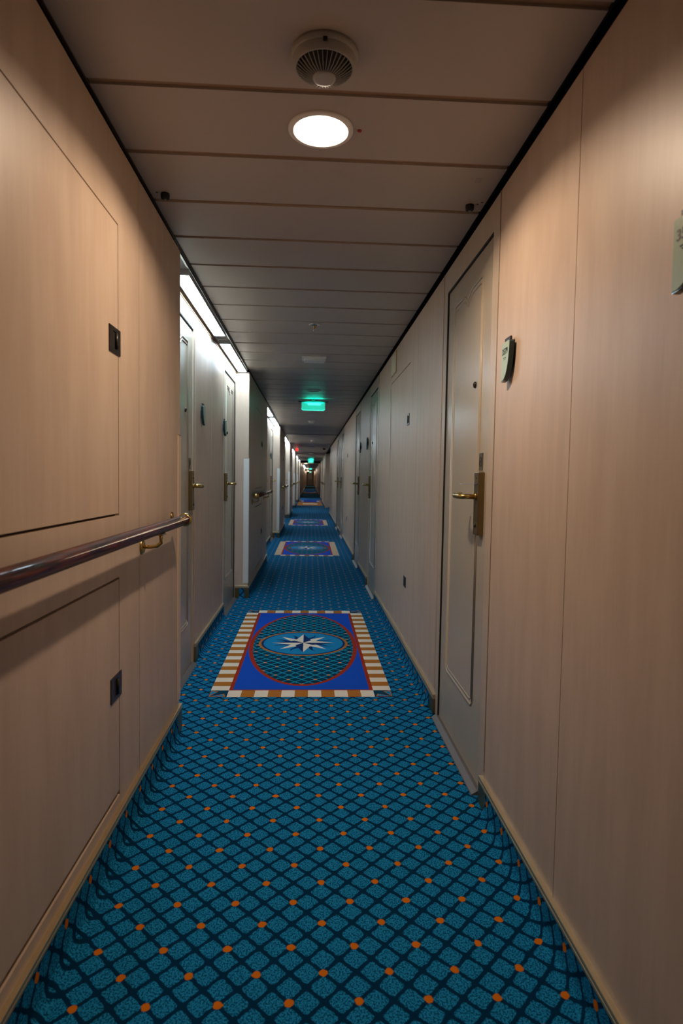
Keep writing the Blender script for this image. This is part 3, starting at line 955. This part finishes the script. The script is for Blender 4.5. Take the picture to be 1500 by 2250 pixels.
def detector(x, y, r, label):
    t = thing('smoke_detector', label, 'detector', (x, y, ZC), 0, 'smoke detectors on the ceiling')
    bm = BM(); lathe(bm, [(r, -0.0003), (r, -0.012), (r * 0.95, -0.016)], 32); mesh('base', bm, M_WHITE, t)
    bm = BM(); lathe(bm, [(r * 0.75, -0.0162), (r * 0.75, -0.034), (r * 0.6, -0.042), (r * 0.2, -0.045)], 32); mesh('chamber', bm, M_WHITE, t)
detector(0.010, 10.55, 0.058, 'white round smoke detector beyond the nearest green sign')
detector(0.046, 15.9, 0.050, 'small white smoke detector far along the ceiling')
t = thing('ceiling_plate', 'flat pale plate on the ceiling far along the corridor', 'light', (0.03, 19.3, ZC))
bm = BM(); box(bm, -0.09, 0.09, -0.06, 0.06, -0.02, -0.0003, 0, 0.004); mesh('cover', bm, M_WHITE, t)

t = thing('dome_camera', 'small dark dome camera on the ceiling at the right, far down the corridor', 'camera', (0.44, 19.6, ZC))
bm = BM(); lathe(bm, [(0.06, -0.0003), (0.06, -0.02), (0.055, -0.025)], 24); mesh('base', bm, M_GREYP, t)
bm = BM(); lathe(bm, [(0.050, -0.0252), (0.048, -0.045), (0.036, -0.065), (0.015, -0.076), (0.002, -0.078)], 24); mesh('dome', bm, mat('smoked_dome', (0.01, 0.01, 0.012), 0.08), t)

def knob(x, y, label):
    t = thing('ceiling_stop', label, 'stop', (x, y, ZC), 0, 'black round knobs at the ceiling edges')
    bm = BM(); lathe(bm, [(0.0150, -0.0003), (0.0155, -0.006), (0.0150, -0.016), (0.0110, -0.019), (0.002, -0.0195)], 28); mesh('body', bm, M_BLACK, t)
    bm = BM(); lathe(bm, [(0.006, -0.0196), (0.005, -0.022), (0.001, -0.0225)], 14); mesh('screw', bm, mat('dull_steel', (0.3, 0.32, 0.34), 0.35, 1.0), t)
knob(-0.522, 2.222, 'black round knob at the left edge of the ceiling')
knob(0.560, 2.216, 'black round knob at the right edge of the ceiling')
for x, y, lab in ((-0.549, 2.214, 'small dark hole beside the left ceiling knob'), (0.585, 2.205, 'small dark hole beside the right ceiling knob'), (0.597, 2.19, 'dark hole nearest the right wall beside the ceiling knob')):
    bm = BM(); lathe(bm, [(0.0045, -0.0004), (0.004, -0.0008)], 12, (x, y, ZC))
    o = mesh('screw_hole', bm, M_INK); tag(o, lab, 'hole')
bm = BM(); box(bm, 0.530, 0.552, 2.02, 2.05, ZC - 0.0008, ZC - 0.0002)
o = mesh('sticker', bm, mat('faint_sticker', (0.40, 0.34, 0.29), 0.4)); tag(o, 'faint small sticker on the ceiling near the right edge', 'sticker')

# ------------------------------------------------------------------ carpet medallions
def make_medallion(label):
    MC = 0.0
    W, L = 0.478, 1.025      # half sizes
    B = 0.095                # border band
    t = thing('carpet_medallion', label, 'carpet panel', (-0.030, 4.115, 0.0), 0, 'compass star panels woven into the carpet')
    z = [0.0004]
    def layer(): z[0] += 0.0004; return z[0]
    # striped border
    bm = BM()
    za, zb = 0.0004, 0.0012
    n = 27; s = (2 * (L - B)) / n
    for i in range(n):
        y0 = -L + B + i * s
        for sx in (-1, 1):
            box(bm, min(sx * W, sx * (W - B)), max(sx * W, sx * (W - B)), y0, y0 + s, za, zb, i % 2)
    n = 11; s = (2 * (W - B)) / n
    for i in range(n):
        x0 = -W + B + i * s
        for y0, y1 in ((-L, -L + B), (L - B, L)):
            box(bm, x0, x0 + s, y0, y1, za, zb, i % 2)
    for sx in (-1, 1):
        for sy in (-1, 1):
            x0, x1 = sorted((sx * (W - B), sx * W)); y0, y1 = sorted((sy * (L - B), sy * L))
            box(bm, x0, x1, y0, y1, za, zb, 2)
            # corner ornament: two teal darts outlined in ochre meeting in the corner
            def dart(a, b, c, inset, zz0, zz1, mi):
                cx_ = (a[0] + b[0] + c[0]) / 3; cy_ = (a[1] + b[1] + c[1]) / 3
                q = [(cx_ + (p[0] - cx_) * inset, cy_ + (p[1] - cy_) * inset) for p in (a, b, c)]
                prism(bm, q, 'z', zz0, zz1, mi)
            ox, oy = sx * (W - 0.003), sy * (L - 0.003)
            ix, iy = sx * (W - B + 0.006), sy * (L - B + 0.004)
            for a, b, c in (((ox, oy), (ix, oy), (ix + sx * 0.012, oy - sy * 0.040)), ((ox, oy), (ox, iy), (ox - sx * 0.040, iy + sy * 0.012))):
                dart(a, b, c, 1.0, zb, zb + 0.0003, 1)
                dart(a, b, c, 0.72, zb + 0.0003, zb + 0.0006, 3)
    mesh('striped_border', bm, [M_CREAM, M_OCHRE, M_TEAL, M_SKY], t, 'cream and ochre striped border')
    # rust line, royal field
    bm = BM()
    box(bm, -W + B, W - B, -L + B, L - B, za, zb, 0)
    mesh('border_line', bm, M_RUST, t)
    bm = BM()
    box(bm, -W + B + 0.020, W - B - 0.020, -L + B + 0.012, L - B - 0.012, zb, zb + 0.0003, 0)
    mesh('blue_field', bm, M_ROYAL, t)
    def ell(bm, a, b, cy, z0, z1, n=96):
        prism(bm, [(a * math.cos(2 * PI * i / n), cy + b * math.sin(2 * PI * i / n)) for i in range(n)], 'z', z0, z1)
    zz = zb + 0.0003
    bm = BM(); ell(bm, 0.362, 0.872, 0.010, zz, zz + 0.0003); mesh('oval_line', bm, M_RUST, t)
    bm = BM(); ell(bm, 0.335, 0.846, 0.010, zz + 0.0003, zz + 0.0006); mesh('diamond_oval', bm, M_CARPET_INV, t)
    zz += 0.0006
    for nm, r, m in (('ring', 0.303, M_OCHRE), ('ring', 0.285, M_NAVY), ('disc', 0.270, M_SKY)):
        bm = BM(); ell(bm, r, r, 0.0, zz, zz + 0.0003, 72); mesh(nm, bm, m, t); zz += 0.0003
    # wavy shadow star
    bm = BM()
    for k in range(8):
        a = PI / 8 + k * PI / 4
        d = Vector((math.cos(a), math.sin(a))); p = Vector((-d.y, d.x))
        up_, dn = [], []
        for j in range(9):
            f = j / 8.0
            c = d * (0.05 + 0.165 * f) + p * (0.010 * math.sin(f * 2 * PI))
            wdt = 0.024 * (1 - f) + 0.0006
            up_.append(tuple(c + p * wdt)); dn.append(tuple(c - p * wdt))
        prism(bm, up_ + dn[::-1], 'z', zz, zz + 0.0003)
    prism(bm, [(0.07 * math.cos(2 * PI * i / 24), 0.07 * math.sin(2 * PI * i / 24)) for i in range(24)], 'z', zz, zz + 0.0003)
    mesh('shadow_star', bm, M_NAVY, t, 'wavy navy shadow star')
    zz += 0.0003
    bmw, bmn = BM(), BM()
    def tri(bm, pts, z0): prism(bm, pts, 'z', z0, z0 + 0.0003)
    for k in range(4):
        a = PI / 4 + k * PI / 2
        R_ = 0.216
        tip = (R_ * math.cos(a), R_ * math.sin(a))
        l = (0.078 * math.cos(a + 0.42), 0.078 * math.sin(a + 0.42)); r = (0.078 * math.cos(a - 0.42), 0.078 * math.sin(a - 0.42))
        mid = (0.125 * math.cos(a + 0.19), 0.125 * math.sin(a + 0.19)); mid2 = (0.125 * math.cos(a - 0.15), 0.125 * math.sin(a - 0.15))
        tri(bmw, [(0, 0), r, mid2, tip, mid, l], zz)
    zz += 0.0003
    for k in range(4):
        a = PI / 2 - k * PI / 2
        R_ = 0.226 if k % 2 == 0 else 0.212
        tip = (R_ * math.cos(a), R_ * math.sin(a))
        w1 = 0.30; q = 0.082
        l = (q * math.cos(a + PI / 4 * 0.9), q * math.sin(a + PI / 4 * 0.9)); r = (q * math.cos(a - PI / 4 * 0.9), q * math.sin(a - PI / 4 * 0.9))
        tri(bmw, [(0, 0), tip, l], zz); tri(bmn, [(0, 0), r, tip], zz)
    mesh('star', bmw, M_CREAM, t, 'cream compass star')
    mesh('star_shade', bmn, M_NAVY, t, 'navy shaded halves of the star')
    return t
med = make_medallion('large compass star carpet panel nearest the camera, in front of the nearest recess')
for k, lab in ((1, 'second compass star carpet panel, beyond the first'), (2, 'third compass star carpet panel, small in the distance')):
    copy_tree(med, (-0.030, 4.115 + BAY * k, 0.0), lab)

def landing_panel(y0, y1, label):
    t = thing('carpet_band', label, 'carpet panel', (0.0, y0, 0.0), 0, 'ochre bordered carpet bands far down the corridor')
    L = y1 - y0
    bm = BM()
    box(bm, -0.53, 0.57, 0, L, 0.0004, 0.0012); mesh('border', bm, M_OCHRE, t)
    bm = BM()
    box(bm, -0.45, 0.49, L * 0.5, L - 0.05, 0.0012, 0.0016); mesh('blue_field', bm, M_ROYAL, t)
    bm = BM()
    box(bm, -0.30, 0.34, L * 0.18, L * 0.30, 0.0012, 0.0016)
    for x in (-0.44, 0.34): box(bm, x, x + 0.14, L * 0.58, L * 0.8, 0.0017, 0.0020)
    mesh('pale_marks', bm, M_CREAM, t)
landing_panel(25.2, 32.0, 'wide ochre and blue carpet band crossing the far corridor')
landing_panel(46.0, 52.0, 'farthest carpet band, an orange line beyond the fire door frame')

# pale end door and added fill lights of the far end
bm = BM(); box(bm, -0.35, 0.30, YF - 0.06, YF - 0.002, 0.02, 2.0)
o = mesh('door_21', bm, M_DOOR); tag(o, 'pale door in the end wall at the far end of the corridor', 'door', kind='structure')
for y, e in ((86.0, 60.0), (64.0, 30.0), (41.0, 9.0)):  # made-up ceiling lamps, added to brighten the dim far stretch
    t = thing('downlight', {86: 'added warm fill light near the far end wall', 64: 'added warm fill light midway to the far end wall', 41: 'added warm fill light just beyond the fire door frame'}[int(y)], 'light', (-0.3, y, ZC))
    bm = BM(); lathe(bm, [(0.10, -0.0003), (0.095, -0.012)], 24); mesh('lamp_glass', bm, emit('added_far_glow', (1, 0.72, 0.45), 6.0), t)
    l = bpy.data.lights.new('lamp', 'POINT'); l.energy = e; l.color = WARM; l.shadow_soft_size = 0.1
    lo = bpy.data.objects.new('lamp', l); C.objects.link(lo); lo.parent = t; lo.location = (0, 0, -0.12)
